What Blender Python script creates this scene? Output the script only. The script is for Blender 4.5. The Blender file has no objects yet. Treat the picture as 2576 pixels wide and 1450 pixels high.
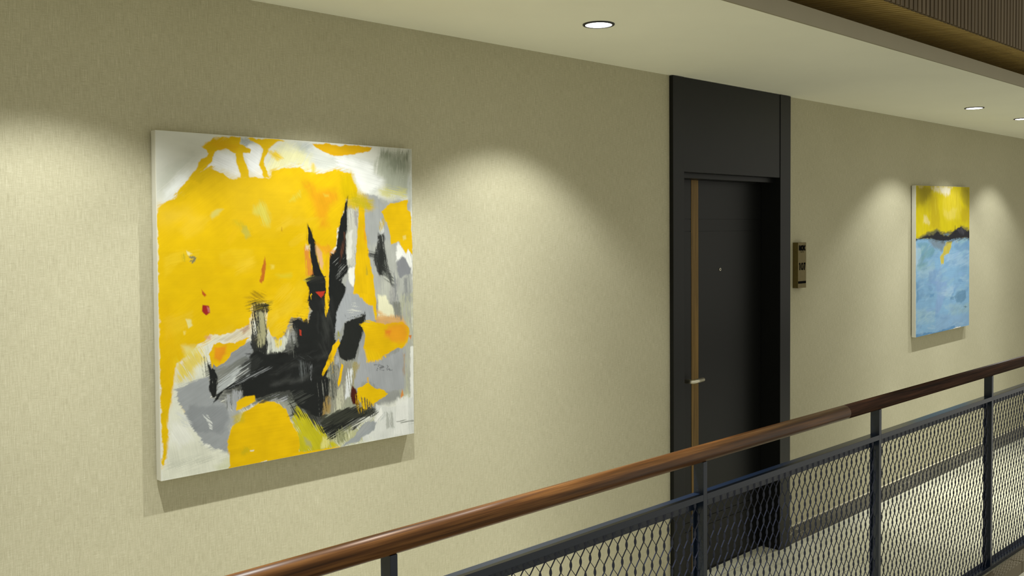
import bpy, bmesh, math, random
import numpy as np
from mathutils import Vector, Matrix

# ---------------------------------------------------------------- camera
sc = bpy.context.scene
COL = sc.collection
H = 2.6                                   # ceiling height
CAM_Y, CAM_Z = -2.8478, 1.8453
cam_d = bpy.data.cameras.new('camera')
cam = bpy.data.objects.new('camera', cam_d)
COL.objects.link(cam)
vX = Vector((2458.0, -108.0, 2440.0))     # corridor direction seen by the lens (right, down, forward)
dn = Vector((562.0, 67916.63, 2440.0))    # world down
Xw = vX.normalized(); Zw = -dn.normalized(); Yw = Zw.cross(Xw)
# world axis of each camera axis: right, up, back
right = Vector((Xw.x, Yw.x, Zw.x)); down = Vector((Xw.y, Yw.y, Zw.y)); fwd = Vector((Xw.z, Yw.z, Zw.z))
M = Matrix((right, -down, -fwd)).transposed().to_4x4()
M.translation = Vector((0, CAM_Y, CAM_Z))
cam.matrix_world = M
cam_d.sensor_width = 36.0
cam_d.lens = 36.0 * 2440.0 / 2576.0
cam_d.shift_y = -57.0 / 2576.0
cam_d.clip_start = 0.05
cam_d.clip_end = 100
sc.camera = cam

# ---------------------------------------------------------------- world + exposure
w = bpy.data.worlds.new('world'); sc.world = w; w.use_nodes = True
w.node_tree.nodes['Background'].inputs[0].default_value = (1.0, 0.97, 0.83, 1)
w.node_tree.nodes['Background'].inputs[1].default_value = 0.58
vs = sc.view_settings
vs.view_transform = 'Standard'; vs.look = 'None'; vs.gamma = 1.0; vs.use_curve_mapping = False
vs.exposure = 0.0
SPOT_W = 35.0
BEAM_EXP = 0.86
SPOT_COL = (1.0, 1.02, 1.0)
DOWN_X = (0.96, 1.86, 2.76, 6.45, 7.36, 8.27)
DOWN_K = (1.0, 1.0, 1.0, 0.78, 0.78, 0.7)

# ---------------------------------------------------------------- helpers
def lin(c):
    c = c / 255.0
    return c / 12.92 if c <= 0.04045 else ((c + 0.055) / 1.055) ** 2.4
def rgb(r, g, b): return (lin(r), lin(g), lin(b), 1.0)

def link(o, parent=None):
    COL.objects.link(o)
    if parent is not None: o.parent = parent
    return o
def mesh_obj(name, verts, faces, mat, parent=None, loc=(0, 0, 0), smooth=False):
    me = bpy.data.meshes.new(name); me.from_pydata([tuple(v) for v in verts], [], faces)
    me.materials.append(mat)
    if smooth:
        for p in me.polygons: p.use_smooth = True
    me.update()
    o = bpy.data.objects.new(name, me); o.location = loc
    return link(o, parent)
class MB:
    def __init__(s): s.v = []; s.f = []
    def add(s, vs_, fs_):
        n = len(s.v); s.v += vs_; s.f += [tuple(i + n for i in f) for f in fs_]
    def box(s, x0, x1, y0, y1, z0, z1):
        s.add([(x0,y0,z0),(x1,y0,z0),(x1,y1,z0),(x0,y1,z0),(x0,y0,z1),(x1,y0,z1),(x1,y1,z1),(x0,y1,z1)],
              [(0,3,2,1),(4,5,6,7),(0,1,5,4),(1,2,6,5),(2,3,7,6),(3,0,4,7)])
    def tube(s, pts, r, n=24, caps=True):
        pts = [Vector(p) for p in pts]; rings = []
        for i, p in enumerate(pts):
            a = pts[min(i+1, len(pts)-1)] - pts[max(i-1, 0)]; a.normalize()
            u = a.cross(Vector((0, 0, 1)))
            if u.length < .01: u = a.cross(Vector((0, 1, 0)))
            u.normalize(); v = u.cross(a); rr = r[i] if isinstance(r, (list, tuple)) else r
            rings.append([tuple(p + u * math.cos(t) * rr + v * math.sin(t) * rr) for t in [2*math.pi*k/n for k in range(n)]])
        base = len(s.v)
        for rg in rings: s.v += rg
        for i in range(len(pts)-1):
            for k in range(n):
                a0 = base + i*n + k; a1 = base + i*n + (k+1) % n
                s.f.append((a0, a1, a1 + n, a0 + n))
        if caps:
            s.f.append(tuple(base + k for k in range(n))[::-1])
            s.f.append(tuple(base + (len(pts)-1)*n + k for k in range(n)))
    def build(s, name, mat, parent=None, loc=(0,0,0), bevel=0, smooth=False, seg=2):
        me = bpy.data.meshes.new(name); me.from_pydata(s.v, [], s.f); me.materials.append(mat)
        if bevel or smooth:
            bm = bmesh.new(); bm.from_mesh(me)
            if bevel:
                bmesh.ops.bevel(bm, geom=bm.edges[:], offset=bevel, segments=seg, profile=.5, affect='EDGES')
            bmesh.ops.recalc_face_normals(bm, faces=bm.faces[:])
            bm.to_mesh(me); bm.free()
        if smooth:
            for p in me.polygons: p.use_smooth = len(p.vertices) == 4
        me.update()
        o = bpy.data.objects.new(name, me); o.location = loc
        return link(o, parent)
def box_obj(name, b, mat, parent=None, bevel=0, loc=(0,0,0)):
    m = MB(); m.box(*b); return m.build(name, mat, parent, loc, bevel)
def tag(o, label=None, cat=None, group=None, kind=None):
    if label: o['label'] = label
    if cat: o['category'] = cat
    if group: o['group'] = group
    if kind: o['kind'] = kind
    return o
def empty(name, loc=(0,0,0)):
    o = bpy.data.objects.new(name, None); o.location = loc; o.empty_display_size = .1
    return link(o)

# ---------------------------------------------------------------- materials
def new_mat(name):
    m = bpy.data.materials.new(name); m.use_nodes = True
    nt = m.node_tree; return m, nt, nt.nodes['Principled BSDF']
def N(nt, t, **k):
    n = nt.nodes.new(t)
    for a, b in k.items():
        if a.startswith('i_'): n.inputs[a[2:].replace('_', ' ')].default_value = b
        else: setattr(n, a, b)
    return n
def coords(nt, scale=(1,1,1), rot=(0,0,0)):
    tc = N(nt, 'ShaderNodeTexCoord'); mp = N(nt, 'ShaderNodeMapping')
    mp.inputs['Scale'].default_value = scale; mp.inputs['Rotation'].default_value = rot
    nt.links.new(tc.outputs['Object'], mp.inputs['Vector']); return mp.outputs['Vector']
def noise(nt, vec, scale, detail=3, rough=.55):
    n = N(nt, 'ShaderNodeTexNoise'); n.inputs['Scale'].default_value = scale
    n.inputs['Detail'].default_value = detail; n.inputs['Roughness'].default_value = rough
    nt.links.new(vec, n.inputs['Vector']); return n.outputs['Fac']
def ramp(nt, fac, stops):
    r = N(nt, 'ShaderNodeValToRGB'); el = r.color_ramp.elements
    while len(el) < len(stops): el.new(.5)
    for e, (p, c) in zip(el, stops): e.position = p; e.color = c
    nt.links.new(fac, r.inputs['Fac']); return r.outputs['Color']
def math2(nt, op, a, b):
    n = N(nt, 'ShaderNodeMath', operation=op)
    for i, x in enumerate((a, b)):
        if isinstance(x, (int, float)): n.inputs[i].default_value = x
        else: nt.links.new(x, n.inputs[i])
    return n.outputs[0]
def bump(nt, bsdf, h, strength, dist):
    b = N(nt, 'ShaderNodeBump'); b.inputs['Strength'].default_value = strength; b.inputs['Distance'].default_value = dist
    nt.links.new(h, b.inputs['Height']); nt.links.new(b.outputs['Normal'], bsdf.inputs['Normal'])
def simple(name, col, rough=.5, metal=0, spec=.5, mottle=.0, mscale=20):
    m, nt, b = new_mat(name)
    b.inputs['Roughness'].default_value = rough; b.inputs['Metallic'].default_value = metal
    b.inputs['Specular IOR Level'].default_value = spec
    if mottle:
        f = noise(nt, coords(nt), mscale)
        c0 = tuple(x * (1 - mottle) for x in col[:3]) + (1,); c1 = tuple(x * (1 + mottle) for x in col[:3]) + (1,)
        nt.links.new(ramp(nt, f, [(.3, c0), (.7, c1)]), b.inputs['Base Color'])
    else: b.inputs['Base Color'].default_value = col
    return m

# linen wallpaper
def wall_mat():
    m, nt, b = new_mat('linen_wallpaper')
    warp = noise(nt, coords(nt, (1, 1, .035)), 640, 3, .65)      # vertical threads
    warp2 = noise(nt, coords(nt, (1, 1, .10)), 240, 3, .6)
    weft = noise(nt, coords(nt, (.06, 1, 1)), 640, 3, .65)      # horizontal threads
    fine = noise(nt, coords(nt, (1, 1, 1), (0, .75, 0)), 500, 2, .5)
    blot = noise(nt, coords(nt), 3.0, 2, .5)
    s = math2(nt, 'ADD', math2(nt, 'MULTIPLY', warp, .34), math2(nt, 'MULTIPLY', weft, .30))
    s = math2(nt, 'ADD', s, math2(nt, 'MULTIPLY', warp2, .16))
    s = math2(nt, 'ADD', s, math2(nt, 'MULTIPLY', fine, .14))
    s = math2(nt, 'ADD', s, math2(nt, 'MULTIPLY', blot, .06))
    c = ramp(nt, s, [(.34, rgb(150, 145, 119)), (.5, rgb(174, 169, 142)), (.66, rgb(199, 195, 170))])
    nt.links.new(c, b.inputs['Base Color']); b.inputs['Roughness'].default_value = .8
    b.inputs['Specular IOR Level'].default_value = .25
    bump(nt, b, s, .2, .001)
    return m
def wood_mat(name, dark, mid, light, along='x', rough=.35, coat=.3, sc_=1.0):
    m, nt, b = new_mat(name)
    st = {'x': (.025, 1, 1), 'z': (1, 1, .03), 'y': (1, .03, 1)}[along]
    g = noise(nt, coords(nt, st), 70 * sc_, 4, .6)
    g2 = noise(nt, coords(nt, tuple(.5 * x for x in st)), 300 * sc_, 3, .6)
    s = math2(nt, 'ADD', math2(nt, 'MULTIPLY', g, .72), math2(nt, 'MULTIPLY', g2, .28))
    nt.links.new(ramp(nt, s, [(.36, dark), (.5, mid), (.64, light)]), b.inputs['Base Color'])
    b.inputs['Roughness'].default_value = rough; b.inputs['Coat Weight'].default_value = coat
    b.inputs['Coat Roughness'].default_value = .3; b.inputs['Specular IOR Level'].default_value = .14
    bump(nt, b, s, .08, .001)
    return m
def floor_mat():
    m, nt, b = new_mat('cream_marble_floor')
    v = coords(nt)
    n1 = noise(nt, v, 2.2, 6, .6)
    n2 = noise(nt, coords(nt, (1, 1, 1), (0, 0, .5)), 3.5, 8, .7)
    vein = math2(nt, 'ABSOLUTE', math2(nt, 'SUBTRACT', n2, .5), 0)
    base = ramp(nt, n1, [(.3, rgb(192, 189, 162)), (.7, rgb(218, 215, 190))])
    vm = ramp(nt, vein, [(0, (1, 1, 1, 1)), (.012, (0, 0, 0, 1))])
    mx = N(nt, 'ShaderNodeMixRGB'); nt.links.new(math2(nt, 'MULTIPLY', vm, .45), mx.inputs[0])
    nt.links.new(base, mx.inputs[1]); mx.inputs[2].default_value = rgb(118, 112, 98)
    br = N(nt, 'ShaderNodeTexBrick'); br.offset = 0; br.inputs['Scale'].default_value = 1
    br.inputs['Brick Width'].default_value = .9; br.inputs['Row Height'].default_value = .45
    br.inputs['Mortar Size'].default_value = .0016; br.inputs['Mortar Smooth'].default_value = 0
    br.inputs['Color1'].default_value = (1, 1, 1, 1); br.inputs['Color2'].default_value = (1, 1, 1, 1)
    br.inputs['Mortar'].default_value = (.45, .43, .4, 1)
    nt.links.new(coords(nt), br.inputs['Vector'])
    mm = N(nt, 'ShaderNodeMixRGB', blend_type='MULTIPLY'); mm.inputs[0].default_value = 1
    nt.links.new(mx.outputs[0], mm.inputs[1]); nt.links.new(br.outputs['Color'], mm.inputs[2])
    nt.links.new(mm.outputs[0], b.inputs['Base Color']); b.inputs['Roughness'].default_value = .14; b.inputs['Specular IOR Level'].default_value = .7
    return m
def base_mat():
    m, nt, b = new_mat('brown_marble_baseboard')
    n1 = noise(nt, coords(nt), 3, 5, .6)
    n2 = noise(nt, coords(nt, (1, 1, 1.6), (0, .7, 0)), 4.2, 8, .6)
    vein = math2(nt, 'ABSOLUTE', math2(nt, 'SUBTRACT', n2, .5), 0)
    base = ramp(nt, n1, [(.3, rgb(50, 46, 36)), (.7, rgb(72, 66, 53))])
    vm = ramp(nt, vein, [(0, (1, 1, 1, 1)), (.006, (0, 0, 0, 1))])
    n3 = noise(nt, coords(nt), 1.7, 2)
    k = math2(nt, 'MULTIPLY', vm, ramp(nt, n3, [(.5, (0, 0, 0, 1)), (.56, (1, 1, 1, 1))]))
    mx = N(nt, 'ShaderNodeMixRGB'); nt.links.new(k, mx.inputs[0])
    nt.links.new(base, mx.inputs[1]); mx.inputs[2].default_value = rgb(200, 192, 170)
    nt.links.new(mx.outputs[0], b.inputs['Base Color']); b.inputs['Roughness'].default_value = .2
    return m
def carpet_mat():
    m, nt, b = new_mat('slate_carpet')
    n1 = noise(nt, coords(nt), 9, 5, .7)
    nt.links.new(ramp(nt, n1, [(.3, rgb(52, 60, 72)), (.7, rgb(98, 106, 118))]), b.inputs['Base Color'])
    b.inputs['Roughness'].default_value = .95
    return m
def paint_mat(name):
    m, nt, b = new_mat(name)
    a = N(nt, 'ShaderNodeAttribute'); a.attribute_name = 'paint'
    nt.links.new(a.outputs['Color'], b.inputs['Base Color'])
    b.inputs['Roughness'].default_value = .55; b.inputs['Specular IOR Level'].default_value = .1
    n1 = noise(nt, coords(nt, (1, 1, .35)), 60, 5, .65)
    bump(nt, b, n1, .25, .002)
    return m

M_wall = wall_mat()
M_ceil = simple('ceiling_paint', rgb(238, 237, 220), .75, spec=.3, mottle=.02, mscale=2)
M_fascia = simple('fascia_paint', rgb(146, 139, 117), .75, spec=.3, mottle=.02, mscale=6)
M_floor = floor_mat(); M_base = base_mat(); M_carpet = carpet_mat()
M_door = simple('black_satin_laminate', rgb(15, 16, 15), .4, spec=.26, mottle=.06, mscale=300)
M_gap = simple('dark_gap', rgb(8, 8, 8), .9)
M_strip = wood_mat('golden_oak_inlay', rgb(92, 70, 26), rgb(112, 86, 36), rgb(130, 102, 48), 'z', .4, .1, 1.4)
M_steel = simple('brushed_steel', rgb(222, 216, 196), .34, metal=1, mottle=.05, mscale=80)
M_brass = simple('aged_brass', rgb(104, 92, 50), .42, metal=.6, mottle=.1, mscale=40)
M_ink = simple('black_enamel', rgb(8, 8, 7), .9, spec=.05, mottle=.05)
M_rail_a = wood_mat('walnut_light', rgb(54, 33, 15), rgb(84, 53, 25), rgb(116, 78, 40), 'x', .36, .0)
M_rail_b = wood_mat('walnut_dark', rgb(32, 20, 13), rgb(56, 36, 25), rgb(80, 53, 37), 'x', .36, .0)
M_metal = simple('blue_black_painted_steel', rgb(16, 27, 44), .27, spec=.42, mottle=.06, mscale=120)
M_mesh = simple('blue_black_expanded_metal', rgb(26, 31, 50), .36, spec=.4, mottle=.08, mscale=200)
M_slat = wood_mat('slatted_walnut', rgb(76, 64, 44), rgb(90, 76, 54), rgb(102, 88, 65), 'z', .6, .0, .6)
M_slat_lit = wood_mat('soffit_walnut_painted_light', rgb(156, 131, 72), rgb(170, 144, 82), rgb(182, 156, 92), 'y', .6, .0, .6)  # same walnut, lightened: glow from below is painted into the soffit colour
M_canvas = simple('primed_canvas', rgb(206, 204, 190), .8, spec=.2, mottle=.015, mscale=30)
M_art1 = paint_mat('acrylic_abstract'); M_art2 = paint_mat('acrylic_seascape')
M_ring = simple('black_trim_ring', rgb(22, 23, 30), .45, mottle=.05)
M_trim = simple('bronze_edge_trim', rgb(104, 94, 70), .6, mottle=.04, mscale=12)
M_lens = simple('lit_lens', (1, 1, 1, 1), .5)
_b = M_lens.node_tree.nodes['Principled BSDF']
_b.inputs['Emission Color'].default_value = (1, .98, .95, 1); _b.inputs['Emission Strength'].default_value = 9

# ---------------------------------------------------------------- setting
S = 'structure'
X0, X1 = -3.2, 13.0
DX0, DX1 = 3.925, 5.061          # outer edges of the door casing
def wall_strip(name, xa, xb):
    return tag(box_obj(name, (xa, xb, 0, .15, 0, H), M_wall), kind=S)
mb = MB(); mb.box(X0, DX0 + .02, 0, .15, 0, H); mb.box(DX1 - .02, X1, 0, .15, 0, H)
tag(mb.build('wall_back', M_wall), kind=S)
tag(box_obj('wall_left', (X0 - .15, X0, -1.053, .15, 0, H), M_wall), kind=S)
tag(box_obj('wall_right', (X1, X1 + .15, -1.053, .15, 0, H), M_wall), kind=S)
tag(box_obj('floor', (X0, X1, -1.066, .15, -.28, 0), M_floor), kind=S)
mb = MB(); mb.box(X0 - .15, X1 + .15, -1.047, .15, H, H + .06)
tag(mb.build('ceiling', M_ceil), kind=S)
tag(box_obj('trim_1', (X0 - .15, X1 + .15, -1.056, -1.0472, H - .0002, H + .064), M_fascia), kind=S)
tag(box_obj('ceiling_2', (X0 - .15, X1 + .15, -.62, .15, 2.80, 2.9), M_gap), kind=S)
# floor edging strip in lengths with an open joint
mb = MB()
for xa, xb in ((X0, 2.4), (2.404, 5.68), (5.688, 8.96), (8.964, X1)): mb.box(xa, xb, -1.078, -1.067, -.06, .0005)
for xa, xb in ((X0, 2.4), (2.404, 5.68), (5.688, 8.96), (8.964, X1)): mb.box(xa, xb, -1.078, -1.010, .0004, .0035)
tag(mb.build('trim_2', M_trim), kind=S)
tag(box_obj('floor_2', (X0 - 2, X1 + 2, -3.4, 1.5, -3.4, -3.3), M_carpet), kind=S)
tag(box_obj('added_bounce_floor', (X0 - 2, X1 + 2, -9, -3.4, -3.4, -3.301), M_ceil), kind=S)  # unseen pale slab, added to bounce light up at the soffit
# baseboard
mb = MB(); mb.box(X0, DX0, -.014, 0, 0, .098); mb.box(DX1, X1, -.014, 0, 0, .098)
tag(mb.build('baseboard_back', M_base, bevel=.0015), kind=S)
mb = MB(); mb.box(X0, DX0, -.011, 0, .098, .1025); mb.box(DX1, X1, -.011, 0, .098, .1025)
tag(mb.build('trim_3', simple('pale_sealant', rgb(184, 178, 152), .6, mottle=.03)), kind=S)

# slatted wood bulkhead of the storey above
yc, zc = -1.17, 2.735
slope = .065
mb = MB(); mz = MB(); bk = MB()
n = int((X1 - X0 + .3) / .042)
for i in range(n):
    x = X0 - .15 + i * .042
    y1 = -.62
    # soffit slat, thin in z, sloping up towards the wall
    a, b_ = x, x + .030
    z1 = zc + (y1 - yc) * slope
    t = .014
    y0 = yc + t + .0004; z0 = zc + (y0 - yc) * slope
    mb.add([(a, y0, z0), (b_, y0, z0), (b_, y1, z1), (a, y1, z1), (a, y0, z0 + t), (b_, y0, z0 + t), (b_, y1, z1 + t), (a, y1, z1 + t)],
           [(0,3,2,1),(4,5,6,7),(0,1,5,4),(1,2,6,5),(2,3,7,6),(3,0,4,7)])
    mz.box(a, b_, yc, yc + t, zc + .0005, 4.4)
t = .014
bk.add([(X0 - .15, yc + t, zc + t + .001), (X1 + .15, yc + t, zc + t + .001), (X1 + .15, y1, z1 + t), (X0 - .15, y1, z1 + t),
        (X0 - .15, yc + t, 4.4), (X1 + .15, yc + t, 4.4), (X1 + .15, y1, 4.4), (X0 - .15, y1, 4.4)],
       [(0,3,2,1),(4,5,6,7),(0,1,5,4),(1,2,6,5),(2,3,7,6),(3,0,4,7)])
M_back = simple('slat_backing', rgb(38, 29, 18), .9, mottle=.1)
tag(mb.build('trim_4', M_slat_lit), kind=S)
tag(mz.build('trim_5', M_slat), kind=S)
tag(bk.build('wall_upper', M_back), kind=S)

# ---------------------------------------------------------------- door
CF = -.0225       # casing face
door = empty('door_1', (4.49, 0, 0)); tag(door, kind=S)
OX, OY = -4.49, 0
def dbox(name, b, mat, parent=door, bevel=0):
    b = (b[0] - 4.49, b[1] - 4.49) + tuple(b[2:])
    return box_obj(name, b, mat, parent, bevel)
IX0, IX1 = 4.018, 4.948
ZT = H - .002
dbox('casing', (DX0, IX0, CF, .12, 0, ZT), M_door, bevel=.0012)
dbox('casing', (IX1, DX1, CF, .12, 0, ZT), M_door, bevel=.0012)
dbox('top_panel', (IX0 + .002, IX1 - .003, CF + .003, .12, 2.131, ZT), M_door, bevel=.0012)
dbox('door_frame', (IX0, IX1, .02, .14, 2.104, 2.131), M_door, bevel=.001)
dbox('door_frame', (IX1 + .006, IX1 + .03, .121, .14, 0, 2.131), M_door)
leaf_m = MB()
LX0, LX1 = IX0 + .004 - 4.49, IX1 - .004 - 4.49
# leaf built from bands so the shallow grooves are real
zs = [0.006, .246, .249, .293, .296, 1.832, 1.8345, 1.896, 1.8985, 2.102]
for k in range(0, len(zs), 2):
    leaf_m.box(LX0, LX1, .100, .145, zs[k], zs[k + 1])
leaf_m.box(LX0, LX1, .1035, .144, .01, 2.10)
leaf = leaf_m.build('door_leaf', M_door, door)
m_ = MB(); m_.box(4.252 - 4.49, 4.316 - 4.49, .0985, .101, .006, 2.102)
m_.build('wood_inlay', M_strip, leaf)
# lever handle
hx, hz = 4.183 - 4.49, 1.052
hd = MB()
hd.tube([(hx, .1, hz), (hx, .064, hz), (hx + .003, .054, hz), (hx + .010, .047, hz), (hx + .02, .045, hz), (hx + .098, .045, hz + .003)], .0112, 24)
hd.build('lever_handle', M_steel, leaf, smooth=True)
ph = MB(); px_, pz_ = 4.5226 - 4.49, 1.6246
ph.tube([(px_, .1, pz_), (px_, .0965, pz_)], [.0085, .0075], 24)
pe = ph.build('peephole', M_steel, leaf, smooth=True)
pl = MB(); pl.tube([(px_, .0966, pz_), (px_, .0962, pz_)], .0045, 20); pl.build('peephole_lens', M_ink, pe)
dbox('threshold', (IX0, IX1, .095, .15, .0, .004), M_gap)

# room sign box
PX0, PX1, PZ0, PZ1, PD = 5.127, 5.222, 1.497, 1.762, .034
sign = empty('room_sign', ((PX0 + PX1) / 2, 0, PZ0))
tag(sign, 'small upright brass sign box reading 107, mounted just right of the black door', 'room sign')
cx_ = (PX0 + PX1) / 2
hw = (PX1 - PX0) / 2; hh = PZ1 - PZ0
box_obj('sign_box', (-hw, hw, -PD, 0, 0, hh), M_brass, sign, .0012)
def flat(name, polys, y=-PD - .0006, t=.0012, parent=sign):
    mb = MB()
    for n_i, P in enumerate(polys):
        y -= .00001; k = len(P); vs_ = [(x, y, z) for x, z in P] + [(x, y + t, z) for x, z in P]
        mb.add(vs_, [tuple(range(k)), tuple(range(2*k - 1, k - 1, -1))] + [(i, i + k, (i+1) % k + k, (i+1) % k) for i in range(k)])
    o = mb.build(name, M_ink, parent); return o
def bar(x0, z0, x1, z1, wd):
    d = Vector((x1 - x0, z1 - z0)).normalized(); p = Vector((-d.y, d.x)) * wd / 2
    return [(x0 + p.x, z0 + p.y), (x0 - p.x, z0 - p.y), (x1 - p.x, z1 - p.y), (x1 + p.x, z1 + p.y)]
def ring_polys(cx, cz, rx, rz, wd, n=28):
    out = []
    for i in range(n):
        a, b = 2*math.pi*i/n, 2*math.pi*(i+1)/n
        o = [(cx + rx*math.cos(t), cz + rz*math.sin(t)) for t in (a, b)]
        q = [(cx + (rx - wd)*math.cos(t), cz + (rz - wd)*math.sin(t)) for t in (b, a)]
        out.append(o + q)
    return out
# letters N O X, heavy and interlocking
zt, zb = hh - .017, hh - .047
L = [bar(-.033, zb, -.033, zt, .0105), bar(-.016, zb, -.016, zt, .0105), bar(-.034, zt, -.016, zb, .011)]
L += ring_polys(-.001, (zt + zb) / 2, .014, .0160, .0078)
L += [bar(.008, zb, .034, zt, .011), bar(.008, zt, .034, zb, .011), bar(-.003, zb + .004, -.003, zt - .004, .003)]
flat('sign_lettering', L)
# tiny word under it
sm = []
zz = hh - .055
for i, ch in enumerate('HOTEL'):
    x = -.017 + i * .0085; a = .0018; h2 = .0023
    if ch == 'H': sm += [bar(x - a, zz - h2, x - a, zz + h2, .0009), bar(x + a, zz - h2, x + a, zz + h2, .0009), bar(x - a, zz, x + a, zz, .0009)]
    if ch == 'O': sm += ring_polys(x, zz, .0023, .0026, .0009, 12)
    if ch == 'T': sm += [bar(x, zz - h2, x, zz + h2, .0009), bar(x - a, zz + h2, x + a, zz + h2, .0009)]
    if ch == 'E': sm += [bar(x - a, zz - h2, x - a, zz + h2, .0009)] + [bar(x - a, zz + k * h2, x + a, zz + k * h2, .0009) for k in (-1, 0, 1)]
    if ch == 'L': sm += [bar(x - a, zz - h2, x - a, zz + h2, .0009), bar(x - a, zz - h2, x + a, zz - h2, .0009)]
flat('sign_lettering', sm)
z1_, z0_ = hh - .118, hh - .161
Nn = [bar(-.026, z0_, -.026, z1_, .010), bar(-.036, z1_ - .007, -.025, z1_ - .003, .0075)]
def oval(cx, cz, rx, rz, wd):
    return ring_polys(cx, cz, rx, rz, wd, 32)
Nn += oval(0, (z0_ + z1_) / 2, .0145, .0225, .009)
Nn += [bar(.018, z1_ - .0045, .038, z1_ - .0045, .0095), bar(.033, z1_ - .001, .023, z0_, .0105)]
flat('sign_number', Nn)
flat('sign_stripe', [[(-hw + .001, .026), (hw - .002, .026), (hw - .002, .040), (-hw + .001, .040)]])

# ---------------------------------------------------------------- paintings: brush engine
RX, RY = 640, 696
rs = np.random.RandomState(7)
def vnoise(h, w_, sx, sy, seed, ang=0.0, x0=0, y0=0, octv=2):
    r = np.random.RandomState(seed)
    yy, xx = np.mgrid[y0:y0 + h, x0:x0 + w_].astype(np.float32)
    ca, sa = math.cos(ang), math.sin(ang)
    U = xx * ca + yy * sa; V = -xx * sa + yy * ca
    out = np.zeros((h, w_), np.float32); amp = 1; tot = 0
    for o in range(octv):
        G = r.rand(256, 256).astype(np.float32)
        u = U / sx * (2 ** o) + 1000.3; v = V / sy * (2 ** o) + 1000.7
        iu = np.floor(u).astype(int); iv = np.floor(v).astype(int); fu = u - iu; fv = v - iv
        fu = fu * fu * (3 - 2 * fu); fv = fv * fv * (3 - 2 * fv)
        a = G[iv % 256, iu % 256]; b = G[iv % 256, (iu + 1) % 256]; c = G[(iv + 1) % 256, iu % 256]; d = G[(iv + 1) % 256, (iu + 1) % 256]
        out += amp * ((a * (1 - fu) + b * fu) * (1 - fv) + (c * (1 - fu) + d * fu) * fv); tot += amp; amp *= .55
    return out / tot
def lin_arr(h): return np.array([lin(int(h[i:i+2], 16)) for i in (0, 2, 4)], np.float32)
def smooth(t): t = np.clip(t, 0, 1); return t * t * (3 - 2 * t)
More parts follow.
